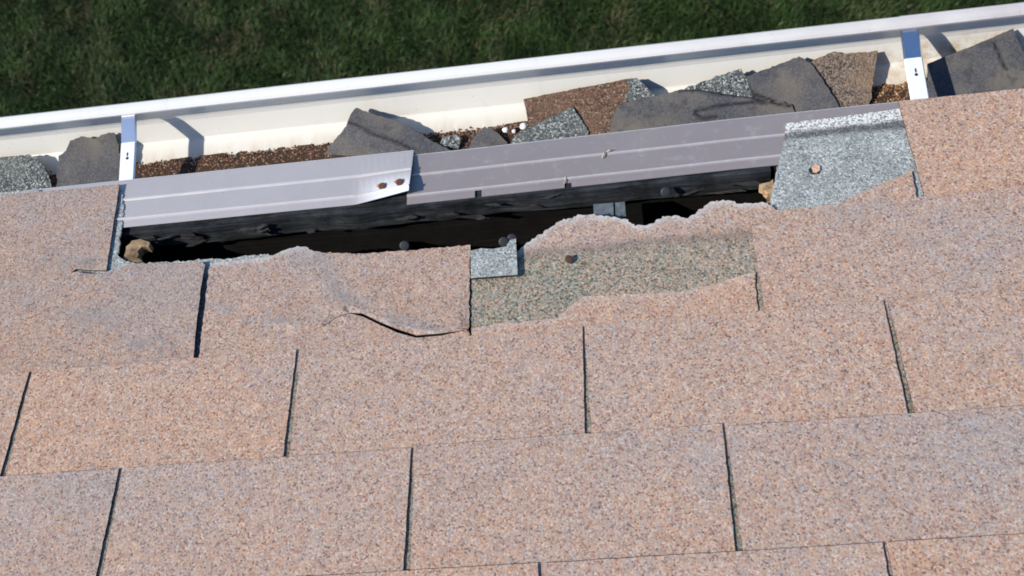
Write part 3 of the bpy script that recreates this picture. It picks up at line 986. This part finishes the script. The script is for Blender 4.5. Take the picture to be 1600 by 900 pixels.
scrap([(-0.3060, 0.0957), (-0.2600, 0.1016), (-0.2233, 0.1013), (-0.2004, 0.1016), (-0.1822, 0.1014), (-0.1704, 0.0949), (-0.1594, 0.0807), (-0.1512, 0.0624), (-0.1484, 0.0465), (-0.1466, 0.0247), (-0.2952, 0.0261)], -0.076, 0.12, ('grey_gran', 'asphalt_cut'), 'rounded speckled grey shingle scrap at the far left of the gutter', tx=0, seed=3)
scrap([(-0.1378, 0.0185), (-0.1406, 0.0769), (-0.1368, 0.0929), (-0.1268, 0.0979), (-0.1204, 0.1110), (-0.1024, 0.1152), (-0.0846, 0.1107), (-0.0774, 0.1143), (-0.0595, 0.1158), (-0.0528, 0.0988), (-0.0508, 0.0678), (-0.0501, 0.0143)], -0.07, 0.15, FELT, 'upright charcoal shingle scrap leaning beside the left hanger', tx=0, seed=4)
scrap([(0.1992, 0.0451), (0.2187, 0.0613), (0.2364, 0.0768), (0.2541, 0.0906), (0.2616, 0.1047), (0.2696, 0.1121), (0.2843, 0.1048), (0.3047, 0.0960), (0.3225, 0.0883), (0.3408, 0.0758), (0.3590, 0.0632), (0.3882, 0.0440), (0.3745, 0.0243), (0.2166, 0.0253)], -0.066, 0.18, FELT, 'creased charcoal shingle scrap behind the lapped drip edge joint', tx=0, fold=((0.2610, 0.0948), (0.3512, 0.0445), -0.28), cracks=[[(0.2585, 0.0943), (0.2707, 0.0880), (0.2868, 0.0773), (0.3047, 0.0689), (0.3233, 0.0604), (0.3432, 0.0486)]], seed=5)
scrap([(0.3726, 0.0551), (0.3796, 0.0656), (0.3945, 0.0665), (0.4025, 0.0613), (0.3969, 0.0473)], -0.078, 0.05, ('grey_gran', 'asphalt_cut'), 'tiny dark grey chip in the grit beside the creased scrap', tx=0, seed=6, amp=0.0008)
scrap([(0.4064, 0.0395), (0.4174, 0.0601), (0.4277, 0.0683), (0.4392, 0.0696), (0.4485, 0.0618), (0.4591, 0.0490), (0.4608, 0.0371)], -0.074, 0.1, FELT, 'small pointed grey chip beside the white pebbles', tx=0, seed=7)
scrap([(0.4839, 0.1017), (0.5182, 0.1053), (0.5668, 0.1090), (0.6136, 0.1136), (0.6245, 0.1116), (0.6363, 0.1005), (0.6493, 0.0860), (0.6344, 0.0608), (0.6128, 0.0388), (0.5445, 0.0297), (0.4934, 0.0432), (0.4874, 0.0724)], -0.071, 0.15, ('brown_gran', 'asphalt_cut'), 'rust brown shingle scrap with a long straight edge in the gutter', tx=0, seed=8, amp=0.0006)
scrap([(0.6135, 0.1117), (0.6270, 0.1118), (0.6378, 0.0991), (0.6499, 0.0840), (0.6323, 0.0802), (0.6158, 0.0820), (0.6094, 0.0909), (0.6172, 0.0982)], -0.0685, 0.15, ('grey_gran', 'asphalt_cut'), 'speckled black and white corner chip on the rust brown scrap', tx=0, seed=9, amp=0.0009, thick=0.0022)
scrap([(0.4613, 0.0412), (0.4687, 0.0532), (0.4914, 0.0645), (0.5180, 0.0745), (0.5436, 0.0830), (0.5529, 0.0700), (0.5625, 0.0507), (0.5486, 0.0283)], -0.064, 0.2, ('grey_gran', 'asphalt_cut'), 'grey granule scrap leaning on the rust brown one', tx=0, seed=10)
scrap([(0.6719, 0.0839), (0.6861, 0.0927), (0.7205, 0.1016), (0.7546, 0.1089), (0.7596, 0.0965), (0.7646, 0.0755), (0.7709, 0.0615), (0.7200, 0.0551), (0.6744, 0.0678)], -0.0665, 0.2, ('grey_gran', 'asphalt_cut'), 'dark speckled triangular scrap between two charcoal scraps', tx=0, seed=11)
scrap([(0.8340, 0.0990), (0.8412, 0.1102), (0.8532, 0.1145), (0.8666, 0.1185), (0.8799, 0.1146), (0.8950, 0.1145), (0.9192, 0.1141), (0.9116, 0.0863), (0.9013, 0.0479), (0.8932, 0.0290), (0.8634, 0.0322), (0.8518, 0.0651)], -0.07, 0.16, ('dusty_gran', 'asphalt_cut'), 'dusty brown scrap nearest the right hanger', tx=0, seed=12)
scrap([(0.7597, 0.0976), (0.7866, 0.1049), (0.8246, 0.1158), (0.8374, 0.1064), (0.8463, 0.0895), (0.8564, 0.0694), (0.8701, 0.0419), (0.8171, 0.0279), (0.7733, 0.0483), (0.7680, 0.0727)], -0.066, 0.17, FELT, 'charcoal scrap with a peaked corner beside the dusty brown scrap', tx=0, cracks=[[(0.7622, 0.0765), (0.7829, 0.0679), (0.7939, 0.0620), (0.8033, 0.0570), (0.8086, 0.0485)]], seed=13)
scrap([(0.5839, 0.0393), (0.5911, 0.0585), (0.5979, 0.0738), (0.6087, 0.0799), (0.6287, 0.0833), (0.6565, 0.0859), (0.6779, 0.0891), (0.6995, 0.0860), (0.7260, 0.0791), (0.7525, 0.0731), (0.7711, 0.0663), (0.7937, 0.0623), (0.8091, 0.0567), (0.8142, 0.0389), (0.8081, 0.0161), (0.5838, 0.0194)], -0.0625, 0.18, FELT, 'long cracked charcoal scrap lying in front of the others', tx=0, cracks=[[(0.6779, 0.0883), (0.7033, 0.0856), (0.7260, 0.0783), (0.7525, 0.0731), (0.7749, 0.0659)], [(0.6941, 0.0611), (0.7129, 0.0631), (0.7324, 0.0649), (0.7593, 0.0636), (0.7822, 0.0627), (0.8081, 0.0544)], [(0.6931, 0.0589), (0.7024, 0.0499), (0.7195, 0.0513)]], seed=14, wave=0.002)
scrap([(0.9684, 0.0271), (0.9734, 0.0893), (1.0127, 0.1014), (1.0472, 0.1116), (1.0763, 0.1208), (1.0807, 0.1037), (1.0858, 0.0859), (1.1044, 0.0164)], -0.066, 0.16, FELT, 'large flat charcoal scrap beside the right hanger', tx=0, cracks=[[(1.0518, 0.1071), (1.0558, 0.0917), (1.0587, 0.0796), (1.0622, 0.0730)]], seed=15, amp=0.0005)

# three white pebbles in the grit
def pebble(p, r, seed, label):
    bm = bmesh.new()
    bmesh.ops.create_icosphere(bm, subdivisions=2, radius=r)
    for v in bm.verts:
        v.co *= 1 + .42 * noise.noise(v.co * (1.6 / r) + Vector((seed, 0, 0)))
        v.co.z *= .75
    me = bpy.data.meshes.new('pebble')
    bm.to_mesh(me)
    bm.free()
    me.polygons.foreach_set('use_smooth', [True] * len(me.polygons))
    tag(link('pebble', me, ['pebble'], None, p), label, 'pebble', 'white pebbles in the gutter')
pebble((0.4588, 0.0638, -0.0770), 0.0042, 790, 'white pebble leftmost of three in the grit')
pebble((0.4692, 0.0609, -0.0770), 0.0029, 803, 'smallest white pebble, between two larger ones')
pebble((0.4816, 0.0665, -0.0770), 0.005, 818, 'largest white pebble touching the grey granule scrap')

# curl of straw caught on the drip edge
def straw(pts, r, label):
    v, f = [], []
    m = 6
    for i, p in enumerate(pts):
        a = Vector(pts[max(0, i - 1)])
        b = Vector(pts[min(len(pts) - 1, i + 1)])
        t = (b - a).normalized()
        e1 = t.cross(Vector((0, 0, 1))).normalized()
        e2 = t.cross(e1)
        rr = r * (1 - .5 * i / len(pts))
        for q in range(m):
            an = 2 * math.pi * q / m
            v.append(tuple(Vector(p) + e1 * rr * math.cos(an) + e2 * rr * math.sin(an)))
    for i in range(len(pts) - 1):
        for q in range(m):
            f.append((i * m + q, i * m + (q + 1) % m, (i + 1) * m + (q + 1) % m, (i + 1) * m + q))
    f += [tuple(range(m))[::-1], tuple(range((len(pts) - 1) * m, len(pts) * m))]
    o = link('straw', pydata('straw', v, f), ['straw'], None, None, (-PITCH, 0, 0))
    tag(o, label, 'straw')
st = [(0.5795, -0.0226), (0.5820, -0.0170), (0.5851, -0.0145), (0.5889, -0.0130), (0.5919, -0.0114)]
straw([(u, s, -.0018 + .002 * (i % 2)) for i, (u, s) in enumerate(st)], .0010, 'curl of dry straw caught on the drip edge')
st = [(0.5342, -0.0543), (0.5365, -0.0498), (0.5359, -0.0449)]
straw([(u, s, -.0020) for i, (u, s) in enumerate(st)], .0009, 'short straw stub by the notch in the drip edge')
